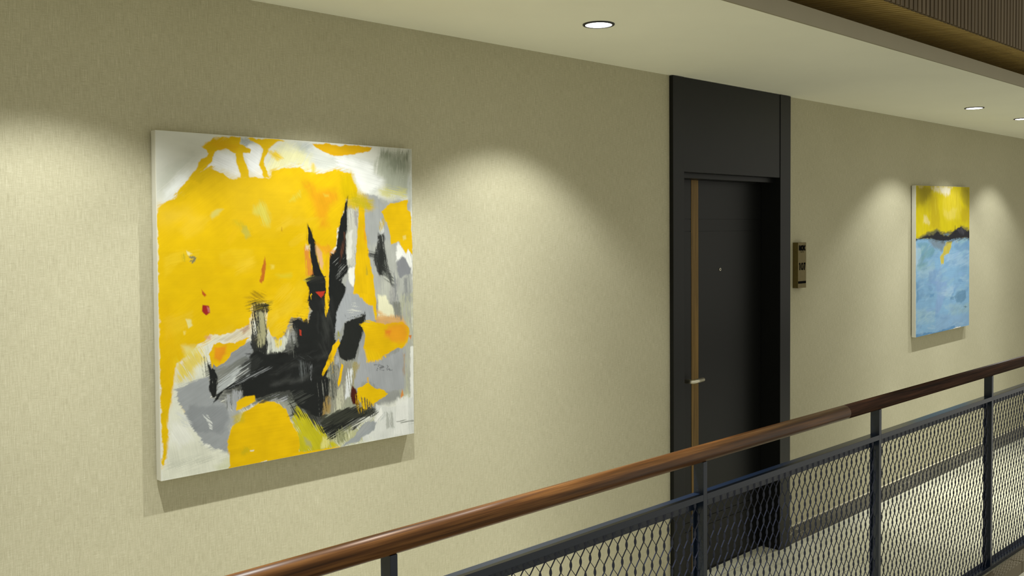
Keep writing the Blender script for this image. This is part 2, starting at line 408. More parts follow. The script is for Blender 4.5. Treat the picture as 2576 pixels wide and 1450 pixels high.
def paint(text, rx, ry, ground, seed=1):
    img = np.zeros((ry, rx, 3), np.float32) + lin_arr(ground)
    img *= (0.96 + .08 * vnoise(ry, rx, 40, 12, seed))[..., None]
    K = rx / 640.0 * .52                     # stroke option units -> texels
    lines = []
    for line in text.strip().split('\n'):
        if line[0] != '@': lines.append(line); continue
        t = line.split(); n_, ax, ay, bx, by, an, ln, wd_ = [float(q) for q in t[1:9]]
        r = np.random.RandomState(int(n_ + ax * 3 + ay))
        for i in range(int(n_)):
            x = ax + r.rand() * (bx - ax); y = ay + r.rand() * (by - ay); A = math.radians(an + r.randn() * 14)
            l_ = ln * (.5 + r.rand()); q = wd_ * (.5 + r.rand()); ca, sa = math.cos(A), math.sin(A)
            P = [(x + u * l_ * ca - v * q * sa, y + u * l_ * sa + v * q * ca) for u, v in ((-1, -.6), (0, -1), (1, -.5), (.9, .7), (0, 1), (-1, .5))]
            P = [(min(max(u, ax), bx), min(max(v, ay), by)) for u, v in P]
            lines.append('%s f%d r8 d%.2f a%d o%.2f:' % (t[10 + r.randint(len(t) - 10)], 6 + r.randint(14), .2 + .3 * r.rand(), math.degrees(A), float(t[9]) * (.5 + .5 * r.rand()))
                         + ' '.join('%d,%d' % p for p in P))
    for li, line in enumerate(lines):
        head, pts = line.split(':'); hd_ = head.split()
        o = {'f': 3, 'r': 5, 'd': 0, 'a': 0, 'o': 1}
        for t in hd_[1:]: o[t[0]] = float(t[1:])
        P = np.array([[float(q) for q in p.split(',')] for p in pts.split()], np.float32)
        P[:, 0] *= rx / 1000.0; P[:, 1] *= ry / 1000.0
        fe = max(o['f'] * K, .6); ro = o['r'] * K
        pad = int(fe + ro * 2 + 4 + o.get('h', 0) * K)
        x0 = max(int(P[:, 0].min()) - pad, 0); x1 = min(int(P[:, 0].max()) + pad, rx)
        y0 = max(int(P[:, 1].min()) - pad, 0); y1 = min(int(P[:, 1].max()) + pad, ry)
        if x1 <= x0 or y1 <= y0: continue
        h, w_ = y1 - y0, x1 - x0; ang = math.radians(o['a']); sd = seed * 1000 + li * 7
        yy, xx = np.mgrid[y0:y1, x0:x1].astype(np.float32)
        # ragged edge: warp the coordinates
        wx = (vnoise(h, w_, 9 + ro, 9 + ro, sd + 1, 0, x0, y0, 4) - .5) * 2.4 * ro
        wy = (vnoise(h, w_, 9 + ro, 9 + ro, sd + 2, 0, x0, y0, 4) - .5) * 2.4 * ro
        if o['d'] > 0:
            stj = (vnoise(h, w_, 60, 1.6, sd + 3, ang, x0, y0, 2) - .5) * (4 + 16 * o['d']) * .9
            wx += stj * math.cos(ang); wy += stj * math.sin(ang)
        X = xx + wx; Y = yy + wy
        dmin = np.full((h, w_), 1e9, np.float32); inside = np.zeros((h, w_), bool); n_ = len(P)
        for i in range(n_):
            ax, ay = P[i]; bx, by = P[(i + 1) % n_]
            ex, ey = bx - ax, by - ay; L2 = ex * ex + ey * ey + 1e-6
            t = np.clip(((X - ax) * ex + (Y - ay) * ey) / L2, 0, 1)
            dmin = np.minimum(dmin, (X - ax - t * ex) ** 2 + (Y - ay - t * ey) ** 2)
            if ay != by:
                c = ((ay > Y) != (by > Y)) & (X < (bx - ax) * (Y - ay) / (by - ay) + ax); inside ^= c
        sdv = np.sqrt(dmin) * np.where(inside, 1, -1)
        m = smooth(sdv / fe * .5 + .5)
        st = vnoise(h, w_, 55, 1.5, sd + 4, ang, x0, y0, 3)
        if o['d'] > 0:
            big = vnoise(h, w_, 50, 16, sd + 5, ang, x0, y0, 2)
            edge = smooth(sdv / (10 + 25 * o['d']))          # wetter in the middle
            th = o['d'] * (1.15 - .55 * edge) * (.6 + .8 * big)
            m = m * smooth((st - (th - .12) * .9) / .16)
        if o.get('h', 0):
            hw_ = o['h'] * K
            hal = smooth((sdv + hw_) / hw_) * smooth((vnoise(h, w_, 45, 1.7, sd + 8, ang + .25, x0, y0, 3) - .50) / .14) * .8
            m = np.maximum(m, hal * smooth(vnoise(h, w_, 40, 40, sd + 9, 0, x0, y0, 2) * 3 - .9))
        m = m * o['o']
        col = lin_arr(hd_[0]); tone = 1 + (st - .5) * (.10 + .18 * min(1, o['d'] * 3)) + (vnoise(h, w_, 26, 20, sd + 6, ang, x0, y0, 2) - .5) * .18
        patch = col[None, None, :] * tone[..., None]
        img[y0:y1, x0:x1] = img[y0:y1, x0:x1] * (1 - m[..., None]) + patch * m[..., None]
    img = np.clip(img, 0, 1); k = img.min(-1, keepdims=True) / (img.max(-1, keepdims=True) + 1e-4)
    return img * (.62 + .14 * k)

def painted_sheet(name, img, w_, h_, mat, parent, loc):
    ry, rx = img.shape[:2]
    xs = np.linspace(0, w_, rx); zs_ = np.linspace(h_, 0, ry)
    co = np.zeros((ry, rx, 3), np.float32); co[..., 0] = xs[None, :]; co[..., 2] = zs_[:, None]
    me = bpy.data.meshes.new(name); nv = rx * ry; me.vertices.add(nv); me.vertices.foreach_set('co', co.ravel())
    I = np.arange(nv).reshape(ry, rx)
    q = np.stack([I[:-1, :-1], I[1:, :-1], I[1:, 1:], I[:-1, 1:]], -1).reshape(-1, 4)
    nf = len(q); me.loops.add(nf * 4); me.polygons.add(nf)
    me.loops.foreach_set('vertex_index', q.ravel().astype(np.int32))
    me.polygons.foreach_set('loop_start', (np.arange(nf) * 4).astype(np.int32))
    me.polygons.foreach_set('loop_total', np.full(nf, 4, np.int32))
    at = me.attributes.new('paint', 'FLOAT_COLOR', 'POINT')
    rgba = np.ones((nv, 4), np.float32); rgba[:, :3] = img.reshape(-1, 3); at.data.foreach_set('color', rgba.ravel())
    me.materials.append(mat); me.update(calc_edges=True); me.validate()
    o = bpy.data.objects.new(name, me); o.location = loc
    return link(o, parent)

ART1 = """
c9cabd f40 r12 o.5:0,182 2,118 49,84 112,45 163,31 180,52 119,99 68,137 39,181
bcc0b2 f30 r16 o.45 d.4 a-40:0,182 7,139 41,102 82,83 120,66 102,114 52,145 26,181
e6e9e6 f20 r14 o.9 d.2 a-40:65,119 102,114 105,150 67,180 26,189 48,145
d0d3cb f12 r10 o1 d.3 a10:456,7 550,9 575,28 627,41 712,37 817,53 822,90 873,106 827,162 771,164 733,123 722,94 637,85 574,84 544,81 406,95 378,69 427,16
e9ebe6 f14 r10 o.9 d.35 a12:658,44 712,41 817,57 822,90 868,110 816,154 771,159 744,123 733,94 658,76
e9ebea f14 r10 o1 d.15 a20:179,82 206,47 259,59 272,81 285,118 258,118 240,101 214,95 170,101 162,94
e9ebea f12 r12 o1 d.2 a30:314,23 360,28 366,58 354,89 377,115 330,119 312,98 302,61 295,43
e8e4a8 f30 r16 o.8 d.4 a-60:383,65 407,33 451,15 525,26 549,49 544,85 474,80 406,99 377,104
9aa3a6 f22 r12 o.6 d.4 a-30:490,5 555,9 545,37 505,31
98a1a0 f10 r10 o.8 d.4 a-30:282,4 310,4 346,15 314,23 300,29 286,24
a5aa98 f26 r14 o.9 d.35 a-80:828,56 857,13 933,4 996,10 994,176 967,168 879,144 868,102 833,94
7d846e f16 r12 o.8 d.4 a90:854,9 889,7 894,36 868,42 854,30
848a76 f22 r12 o.7 d.5 a90:903,27 974,28 980,80 903,87 880,58
5d6152 f6 r6 o.7 d.6 a90:942,13 987,7 986,23 977,41 968,29
d6d285 f16 r10 o.8 d.4 a10:876,135 973,141 973,180 902,178 855,166 844,145
b9bdb6 f8 r8 o.8 d.4 a90:977,93 999,93 997,219 977,211
a2a49e f20 r16 o1 d.05 a80:699,174 991,176 988,532 609,514 611,412 676,331
8e908c f20 r16 o1 d.05 a80:498,484 984,504 981,862 759,902 492,839 370,755 312,671 348,639 434,571
a3a6a4 f6 r8 o1 d.15 a90:771,159 838,168 861,200 866,238 895,290 894,337 813,345 786,289 775,239
a9aba4 f8 r10 o1 d.35 a85:791,332 900,315 998,360 997,532 806,523 801,395
b4b6ab f10 r10 o1 d.5 a88:858,418 923,437 934,529 840,525
e6e7e1 f8 r10 o1 d.2 a75:927,322 965,364 977,342 998,387 998,435 965,386 923,389 918,355
84868a f6 r8 o1 d.1 a80:923,394 950,372 965,382 989,413 983,439 934,447 924,424
9a9a98 f8 r8 o.9 d.4 a84:893,449 928,451 922,529 886,527
7c7e80 f6 r6 o.9 d.4 a84:955,451 973,448 967,531 948,530
f0c60a f3 r9 o1 h26 a-35:2,217 38,201 67,184 93,158 118,128 153,103 179,100 213,114 248,131 285,120 330,121 391,124 406,102 445,87 504,85 533,97 584,102 637,87 700,93 722,94 733,123 749,147 743,173 699,182 699,207 677,244 660,289 652,335 627,351 622,375 621,453 620,515 -1,485 3,324 0,271
eec404 f3 r9 o1 h26 a-35:1,463 536,485 538,516 543,542 529,579 515,578 496,559 471,558 458,577 436,616 414,627 390,613 373,587 377,518 374,508 321,505 314,534 308,566 279,581 233,592 166,593 155,610 122,622 89,652 57,663 49,686 45,722 37,758 31,795 27,831 24,905 12,949 5,953 5,874 3,736 0,645
f0c60a f3 r8 o1:200,5 282,3 286,24 318,36 318,49 268,50 232,42 206,44 180,60 159,42 150,36 172,20
efba0c f12 r10 o.7:172,31 220,13 277,25 268,42 206,38
f0c60a f3 r8 o1:180,52 197,50 184,78 157,103 122,135 92,169 63,184 80,158 119,117 154,72
f0c60a f3 r7 o1:270,46 294,44 299,73 312,91 317,121 284,124 280,100 270,74
f0c60a f3 r7 o1:314,2 453,1 417,13 388,30 378,53 371,77 378,96 391,124 370,119 353,82 359,62 368,35 355,20 323,10
f0bc10 f3 r6 o1:560,5 627,2 659,7 734,-1 815,5 806,18 734,31 680,41 637,37 596,27 570,14
f5d01a f8 r8 o.9 d.2 a30:388,42 417,36 443,54 426,64 397,49
f5d230 f10 r10 o.8 d.3 a90:559,72 569,72 574,100 554,101
ecc520 f12 r10 o.7:29,231 79,224 100,216 66,253 33,264
f0c935 f40 r20 o.6:2,217 108,223 116,252 41,271 0,260
f4cb20 f60 r20 o.6:239,131 498,123 521,249 374,289 264,251
f1a51c f26 r14 o.75 d.2 a70:533,129 573,152 657,154 662,183 614,232 623,273 582,273 567,233 557,189
e9a018 f14 r8 o.6 d.3 a70:518,130 543,141 538,153 523,146
e7bf00 f60 r20 o.7:65,289 520,289 518,449 232,493 3,482 7,324
e9ba00 f40 r20 o.6:5,490 50,511 34,758 8,755
efc400 f50 r20 o.6:158,469 435,491 314,554 156,563
e2c200 f20 r12 o.9 d.3 a80:668,96 722,94 743,148 798,180 815,205 764,222 699,207 678,149
@ 46 20 240 640 640 -30 60 22 .38 f2ce2c e9bd04 f4d040 e6ba00 efc818 f1c31c
@ 12 20 560 90 930 85 50 14 .35 e8b800 f0ca18
dccf6a f8 r8 o.9:180,230 198,218 221,219 204,237 182,250 176,241
ddd35e f14 r10 o.85 d.3 a70:331,212 355,193 375,208 391,246 386,270 365,262 356,247 335,231
c3b94a f8 r8 o.85:285,274 304,270 319,299 301,305 288,289
ddd04c f10 r8 o.7 d.4 a60:467,192 487,170 517,156 507,178 482,190
e6cf45 f8 r6 o.8:604,168 625,167 625,175 609,176
d9cc3a f12 r8 o.6 d.3 a0:415,422 468,418 468,432 419,432
e9d25a f8 r6 o.8:391,392 405,389 405,402 393,404
e4cd4e f8 r6 o.7:76,177 92,176 88,184 78,184
cdbb2a f12 r8 o.6 d.4 a80:255,255 295,262 318,281 281,278
ded8a0 f4 r5 o.9:93,343 110,351 105,358 97,354
77775a f3 r5 o.95 d.3 a-40:103,358 122,356 127,365 118,378 104,374 117,364 105,363
a9a42a f6 r6 o.7 d.5 a80:80,352 92,353 88,376 80,372
c56a22 f3 r4 o.95 d.2 a80:370,363 373,386 365,433 355,448 348,440 360,397
a86a18 f2 r2 o.5:434,273 437,273 437,287 433,287
c05020 f3 r4 o.95:143,457 150,463 159,474 151,480 145,468
9c7c10 f14 r10 o.75 d.6 a30:314,473 342,467 368,477 363,499 309,496
b5901a f12 r10 o.6 d.5 a0:292,485 374,488 380,508 315,505
a82a26 f3 r4 o1:146,500 167,506 170,526 158,533 143,521
d98a80 f3 r3 o.6:159,507 168,512 168,525 162,525
e4d98e f4 r5 o1:87,541 105,543 111,560 97,568
eddf80 f6 r4 o.8:82,575 87,575 85,583 82,582
e6dc90 f14 r10 o.9:79,619 128,623 117,654 84,645
d6d7c6 f8 r10 o1 d.15 a80:57,682 105,663 154,657 174,716 60,752 75,809 95,854 148,918 226,944 247,1005 3,999 3,957 14,950 25,905 28,813 42,759
ead030 f20 r14 o.8 d.4 a60:52,658 143,624 156,658 120,688 104,719 61,715
b3b5a6 f24 r14 o.6 d.5 a-10:30,943 147,946 225,968 136,978 19,969
c2c69a f16 r10 o.6:180,985 231,969 242,997 191,999
dedfd6 f16 r14 o.8 d.3 a60:38,832 85,848 116,890 62,910 31,896
6b6d68 f14 r16 o.9 d.35 a-20:159,677 313,622 470,634 559,666 656,805 759,870 816,909 620,970 491,849 405,799 274,814 183,803 151,771
3f403c f12 r14 o.9 d.3 a-15:277,668 463,648 624,723 745,863 621,938 491,859 430,806 286,810 252,763
9da08c f14 r14 o.9 d.4 a84:584,709 733,717 760,816 745,901 620,949 575,890 610,779
74786c f14 r14 o.8 d.4 a60:228,808 286,786 492,808 529,874 478,909 429,842 344,812 274,833
a9aa70 f20 r14 o.8 d.4 a60:479,868 620,959 831,911 830,988 660,1002 489,992
b9bb9c f14 r14 o.8 d.4 a84:939,502 1003,505 1000,898 935,890
8b8f90 f12 r12 o.8 d.4 a60:217,817 262,812 273,862 244,878 231,954 214,942
95999b f4 r8 o1 h22 d.08 a-25:53,742 103,728 163,715 170,778 217,802 233,838 225,948 192,936 148,913 103,860 80,812 55,774
85898c f8 r10 o.8 d.2 a-30:97,793 217,807 227,847 204,892 116,871 85,820
c9ccc8 f2 r4 o.9 d.4 a40:136,821 161,829 174,874 165,873 150,842
c9ccc8 f6 r8 o.8 d.5 a30:51,806 85,820 100,855 74,851
8a8d8f f8 r8 o1 h24 d.3 a-30:191,694 254,639 307,617 327,638 312,671 231,688
b9b09a f10 r10 o.6 d.55 a-30:155,610 210,600 279,581 314,573 313,602 255,618 182,617
9a6a52 f8 r6 o.6 d.3 a-40:279,586 308,568 313,581 290,598
d79a78 f8 r6 o.8:155,594 171,594 168,607 157,606
c9cbb8 f10 r8 o.8 d.5 a80:157,611 171,621 164,658 145,657
1e201f f4 r8 o1 d.1 h34 a-8:312,663 327,653 371,666 438,662 469,674 489,630 471,573 496,559 534,582 549,537 535,516 549,486 684,491 656,553 647,620 648,678 617,707 607,758 643,783 642,825 601,883 575,890 542,876 485,838 455,789 418,788 357,798 289,796 275,750 252,758 221,759 178,798 183,774 230,746 305,719 305,690
1d1f1e f3 r6 o1 h12 d.12 a80:706,169 701,231 696,352 701,414 674,451 706,481 695,518 620,515 621,453 625,355 643,359 654,339 663,289 681,232
1d1f1e f3 r6 o1 h12 d.1 a75:538,259 547,277 565,322 565,350 581,391 596,428 606,448 610,481 609,514 534,511 538,470 527,446 546,430 557,402 544,362 539,309
e38f3a f6 r6 o.9 d.3 a88:524,333 540,341 549,386 555,426 528,431 525,389
dbd0b8 f6 r6 o.8 d.3 a80:525,333 545,329 546,348 525,347
dcae8c f6 r6 o.85 d.3 a75:568,330 596,358 598,411 585,399 573,366
f0a428 f8 r8 o.7 d.3 a60:566,322 596,334 623,330 649,347 622,375 596,354
efc010 f2 r4 o1 d.1 a88:616,355 626,355 624,396 621,437 616,514 608,514 609,432 606,395
c23a28 f2 r3 o1 d.1 a30:564,480 606,480 589,503
90928f f4 r6 o.8 d.7 a-40:638,380 697,372 696,406 669,446 632,429
6a4230 f4 r4 o.7 d.4 a75:676,331 688,289 693,289 683,356 667,393
c4c4b8 f5 r6 o1 d.35 a84:707,215 751,206 753,256 738,365 732,407 699,397 697,310
9a9690 f4 r4 o.8 d.5 a84:731,219 753,214 747,269 733,273
dcdcd2 f4 r4 o.9 d.3 a84:706,289 725,281 718,373 697,381
e4e4dc f3 r5 o1 d.1 a84:707,408 731,406 729,469 717,475 704,452
9d9fa1 f5 r6 o1 d.2 a84:696,439 706,452 728,476 738,520 689,518
eec204 f3 r5 o1 d.04 a85:756,197 775,205 781,289 797,374 812,434 824,524 725,520 728,469 739,365 747,269
f09a28 f3 r3 o.8 d.3 a88:771,264 776,264 784,332 777,315
b3a030 f3 r3 o.7 d.4 a80:785,399 791,433 779,433
2a2b2a f5 r6 o.95 d.35 a80:838,290 857,292 862,350 877,389 902,454 899,476 864,418 844,439 829,409 833,358
30312f f8 r6 o.85 d.5 a10:790,353 836,358 833,379 796,374
c9ccc8 f3 r4 o.8 d.4 a80:852,247 869,281 854,332 836,375 839,311
cdb23a f4 r4 o.8 d.5 a75:840,255 866,238 872,260 845,290
eec204 f3 r6 o1:854,221 896,191 931,186 977,176 977,211 992,220 994,290 1000,373 977,347 966,366 930,318 897,333 895,307 878,260
e6cf70 f4 r4 o.9:951,303 966,301 967,314 955,317
eec204 f3 r6 o1 d.04 a80:740,494 821,497 828,551 832,592 798,582 778,527 750,518
e8e6c4 f8 r6 o1 d.2 a80:835,503 868,510 912,561 908,583 834,579
e4b06a f12 r8 o.85 d.3 a10:831,557 878,576 953,580 957,611 820,605
9fa3a6 f4 r6 o1 d.12 a80:653,553 688,492 740,494 778,527 813,540 818,589 784,597 772,565 687,586 667,614 644,618
cfd0c4 f5 r5 o.8 d.6 a10:694,529 736,525 763,559 707,572
222422 f3 r3 o1 h14 d.12 a75:685,590 721,580 772,569 768,602 757,644 728,711 692,716 663,703 655,663 679,628
9b9ea0 f5 r8 o1 h16 d.08 a80:759,649 776,683 797,725 877,718 967,687 954,837 875,839 796,798 760,795 739,825 722,791 740,723
ecbe04 f3 r7 o1:763,599 805,593 878,604 953,602 981,626 977,660 961,688 922,694 870,708 833,721 790,724 770,677 775,640
f09c26 f14 r10 o.75:878,611 960,608 975,643 952,675 900,665 863,646
e8742a f8 r6 o.6:863,624 893,629 885,642 867,638
8c8a7c f5 r7 o1 d.5 a84:639,698 719,721 727,791 697,847 631,892 612,853 620,770
c4c3aa f6 r6 o.8 d.5 a84:649,804 691,788 683,861 635,887
a58a52 f5 r6 o.85 d.4 a80:608,821 626,823 622,875 588,892 589,850
d3d6d6 f5 r6 o.9 d.4 a84:691,745 720,743 711,832 683,845
4a1d14 f4 r5 o1 d.2 a80:713,798 732,813 747,869 717,862 707,832
a08c30 f6 r6 o.6 d.4 a80:719,721 751,729 725,791 718,806
9b9ea0 f3 r4 o1:651,691 662,706 663,737 645,720
f0c000 f2 r4 o1:660,640 664,654 632,713 591,758 587,751 611,706 635,661
9c9a20 f3 r5 o.9 d.5 a75:662,611 672,627 655,642 649,636
f0c000 f2 r3 o1:671,721 679,728 665,788 656,800 653,789
ecc010 f1 r3 o1 d.55 a80:604,498 621,489 621,525 610,567 602,555
ecc010 f1 r3 o1 d.5 a80:627,697 639,693 640,751 629,750
ecc010 f1 r4 o1 d.55 a80:536,485 552,486 548,506 539,531
1e201f f3 r6 o.9 d.4 a85:496,580 503,560 534,572 540,608 495,615
1f211f f3 r6 o.95 d.35 a82:320,505 381,510 383,528 373,542 375,627 371,668 324,658 312,632 318,574
b0ad86 f5 r6 o.85 d.5 a84:335,533 369,537 367,636 337,639
c4c6b8 f4 r6 o1 d.35 a86:378,582 390,615 414,632 445,607 461,590 448,637 439,664 376,662
ead040 f6 r6 o.8 d.4 a86:402,624 436,626 432,646 408,649
b03a28 f2 r3 o1:499,598 508,601 508,619 499,616
a9aeae f5 r8 o.95 d.55 a-28:187,772 196,718 248,699 311,685 311,720 235,749
c9cdca f5 r8 o.9 d.55 a-28:207,739 253,709 305,690 305,709 241,737
1e201f f3 r6 o1 d.25 a84:156,658 170,690 186,698 194,737 185,775 176,781 164,753 164,696
3a3b38 f4 r6 o.8 d.6 a84:140,656 152,657 153,714 140,713
efc008 f2 r6 o1:165,649 182,618 210,620 255,623 308,609 289,630 246,651 220,678 191,690 181,679 174,692 170,678
ec9420 f8 r8 o.9:184,627 221,626 227,649 200,676 180,664
4a4d4c f6 r8 o.8 d.6 a84:252,753 287,752 283,805 228,818 217,802
9ea1a4 f5 r8 o.9 d.5 a84:220,778 252,763 281,775 256,831 228,837
a7a9b0 f6 r6 o.8 d.4 a-12:387,797 448,796 454,817 411,819 381,809
606464 f6 r6 o.7 d.6 a85:494,696 548,706 545,768 499,758
5a5e60 f4 r4 o.6 d.6 a30:488,686 514,667 552,701 494,699
8f9294 f3 r4 o.8 d.5 a85:533,710 548,711 547,765 535,764
b0a020 f5 r8 o.6 d.7 a-25:321,814 418,785 424,791 332,823
@ 34 385 668 625 765 -8 55 5 .42 3c3e3c 2c2d2c 50524f 131413
@ 16 560 500 640 700 80 45 4 .35 3c3e3c 2c2d2c 4c4e4a
c8bf20 f5 r8 o1 d.35 a60:482,838 542,889 594,929 613,971 662,994 600,1001 489,997 487,930 459,881
dbd480 f8 r6 o.9 d.4 a84:587,954 620,959 613,990 580,993
9a9c80 f8 r8 o.6:515,945 538,963 541,982 518,968
20221f f4 r8 o1 d.45 a-20:585,894 655,879 731,867 820,885 820,915 773,920 725,947 642,965 612,961 588,921
d5d5b0 f6 r8 o.9 d.6 a84:627,955 716,945 709,977 640,983
d0d2cc f4 r6 o1 d.3 a84:816,877 905,895 1000,864 1001,1001 815,1000 758,994 765,947 823,927
dfe0da f6 r6 o.8 d.4 a84:920,861 973,861 972,996 904,993
e9e9e2 f3 r4 o.9:809,925 846,886 853,914 823,938
94999b f4 r7 o1 d.15 a-30:662,997 719,975 773,926 824,939 815,964 758,978 744,992
a2a59c f5 r6 o.8 d.4 a84:860,904 897,908 904,965 867,965
6f7368 f4 r5 o.85 d.5 a0:915,944 997,947 997,963 934,959
eac004 f3 r7 o1 d.06 a0:737,814 789,797 810,813 877,841 864,855 809,870 768,894 756,870 738,846
eac004 f4 r6 o.8 d.5 a80:759,859 817,844 831,873 766,898
efb60a f3 r4 o.8:782,781 789,780 789,795 782,794
a7a89c f5 r6 o1 d.55 a88:946,519 1003,516 1002,864 954,848 952,697 979,660 981,615 938,585
dfe0d8 f3 r5 o.9 d.3 a88:983,688 1000,689 998,869 982,868
b08a50 f4 r4 o.6 d.5 a88:948,713 958,714 957,792 947,791
e09040 f2 r3 o.9:935,868 944,836 950,859
e0802a f2 r3 o.9:975,651 992,650 987,666
efc202 f3 r6 o1:357,807 399,818 444,844 456,881 481,914 495,962 492,998 426,999 341,1001 236,1001 227,944 226,905 244,873 273,862 282,837
efc202 f3 r6 o1:259,829 257,803 280,790 324,790 328,804 303,817 274,824
efc202 f3 r4 o1:224,1002 242,985 341,993 489,990 662,996 662,999 426,1003 247,1003
c7b428 f12 r8 o.7 d.3 a-20:245,844 285,834 285,864 250,874
b5ad20 f8 r6 o.5 d.5 a60:271,940 306,945 300,964 277,966
23251f f3 r6 o.9 d.7 a-15:411,837 492,808 498,840 459,886 447,854
e8e8e0 f2 r3 o.9:344,997 368,997 365,1002 347,1001
dcdcc8 f2 r3 o.9:306,954 319,956 318,960 307,958
2d2d30 f1 r1 o.55 d.3 a0:809,738 833,738 859,749 857,751 833,741 811,741
2d2d30 f1 r1 o.55 d.3 a0:833,740 837,741 827,761 822,761
2d2d30 f1 r1 o.55 d.3 a0:841,747 862,751 841,758 862,762 860,764 836,758
2d2d30 f1 r1 o.55 d.3 a0:873,748 878,744 875,762 884,757 890,765 900,763 900,766 887,767 881,762 872,765
3c3e3a f4 r8 o.9 d.6 a-18:321,790 493,788 556,815 492,839 405,809 344,817
2a2c29 f4 r8 o.9 d.55 a60:454,824 555,877 607,947 587,944 516,893 466,866
5c5e58 f4 r8 o.8 d.6 a84:433,606 483,604 494,686 450,677
8f9294 f4 r8 o.8 d.65 a-20:230,731 346,708 407,699 394,713 310,739 241,761
45463f f4 r6 o.8 d.6 a84:753,837 816,877 802,919 759,892
6f706a f4 r6 o.8 d.65 a84:570,775 610,769 608,884 575,885
b9b04a f5 r8 o.8 d.6 a-20:513,437 543,422 569,435 533,458
2a2b28 f3 r6 o.9 d.5 a-15:523,440 549,426 605,432 610,453 538,454
8a7a20 f4 r8 o.7 d.65 a-10:280,503 327,496 398,504 392,534 314,529
20221f f3 r6 o.9 d.5 a-10:315,503 383,507 387,524 350,516 318,520
262826 f6 r8 o.95 d.35 a82:836,302 863,290 873,367 876,419 855,440 835,430 819,387
50534f f8 r8 o.8 d.55 a30:865,384 905,437 916,481 881,462 852,431
c9b81c f16 r10 o.8 d.45 a10:716,165 810,180 826,205 776,218 721,198
7b7e80 f5 r6 o.8 d.55 a86:905,428 929,429 934,529 898,528
8c8f8c f5 r6 o.8 d.55 a86:964,434 989,435 988,532 957,531
77796f f4 r6 o.8 d.55 a86:901,522 938,535 945,596 908,583
6e716c f5 r8 o.85 d.55 a-28:219,701 277,668 324,662 311,690 253,714 207,739
2b2d2b f4 r8 o.9 d.5 a-28:277,687 335,663 359,685 311,720 252,743
d4d6d2 f4 r6 o.75 d.65 a-28:196,752 253,724 305,700 299,719 229,751
35372f f4 r8 o.9 d.5 a-20:575,885 689,873 816,888 831,906 689,915 587,928
7d805a f6 r8 o.8 d.6 a80:607,947 709,928 688,984 620,985
9c9f9f f4 r8 o.8 d.6 a-40:709,950 816,893 875,917 801,957 744,976
54564f f4 r6 o.8 d.6 a84:617,712 664,716 649,826 609,852
d8b010 f3 r5 o.9 d.6 a86:721,839 742,825 759,892 748,906
ecc010 f2 r3 o1 d.45 a80:601,493 624,489 620,535 606,566
17181a f3 r4 o.9 d.5 a84:687,555 694,576 777,568 776,559 770,564 694,576
1a1b1a f3 r5 o.95 d.4 a86:766,564 777,565 771,613 761,634
ecc208 f3 r8 o.95 d.4 a70:769,672 811,691 877,713 818,730 782,732
ecc208 f3 r8 o.95 d.4 a10:749,595 798,582 834,606 777,624
ece9c8 f8 r10 o.5 d.5 a-40:181,1 216,-9 242,4 207,18
e9c208 f3 r8 o.9 d.4 a-35:102,132 162,90 196,100 143,149
e9c208 f3 r8 o.9 d.45 a-35:47,188 110,143 135,157 67,209
4d4f4a f3 r6 o.8 d.6 a82:458,582 490,579 495,651 469,664
"""
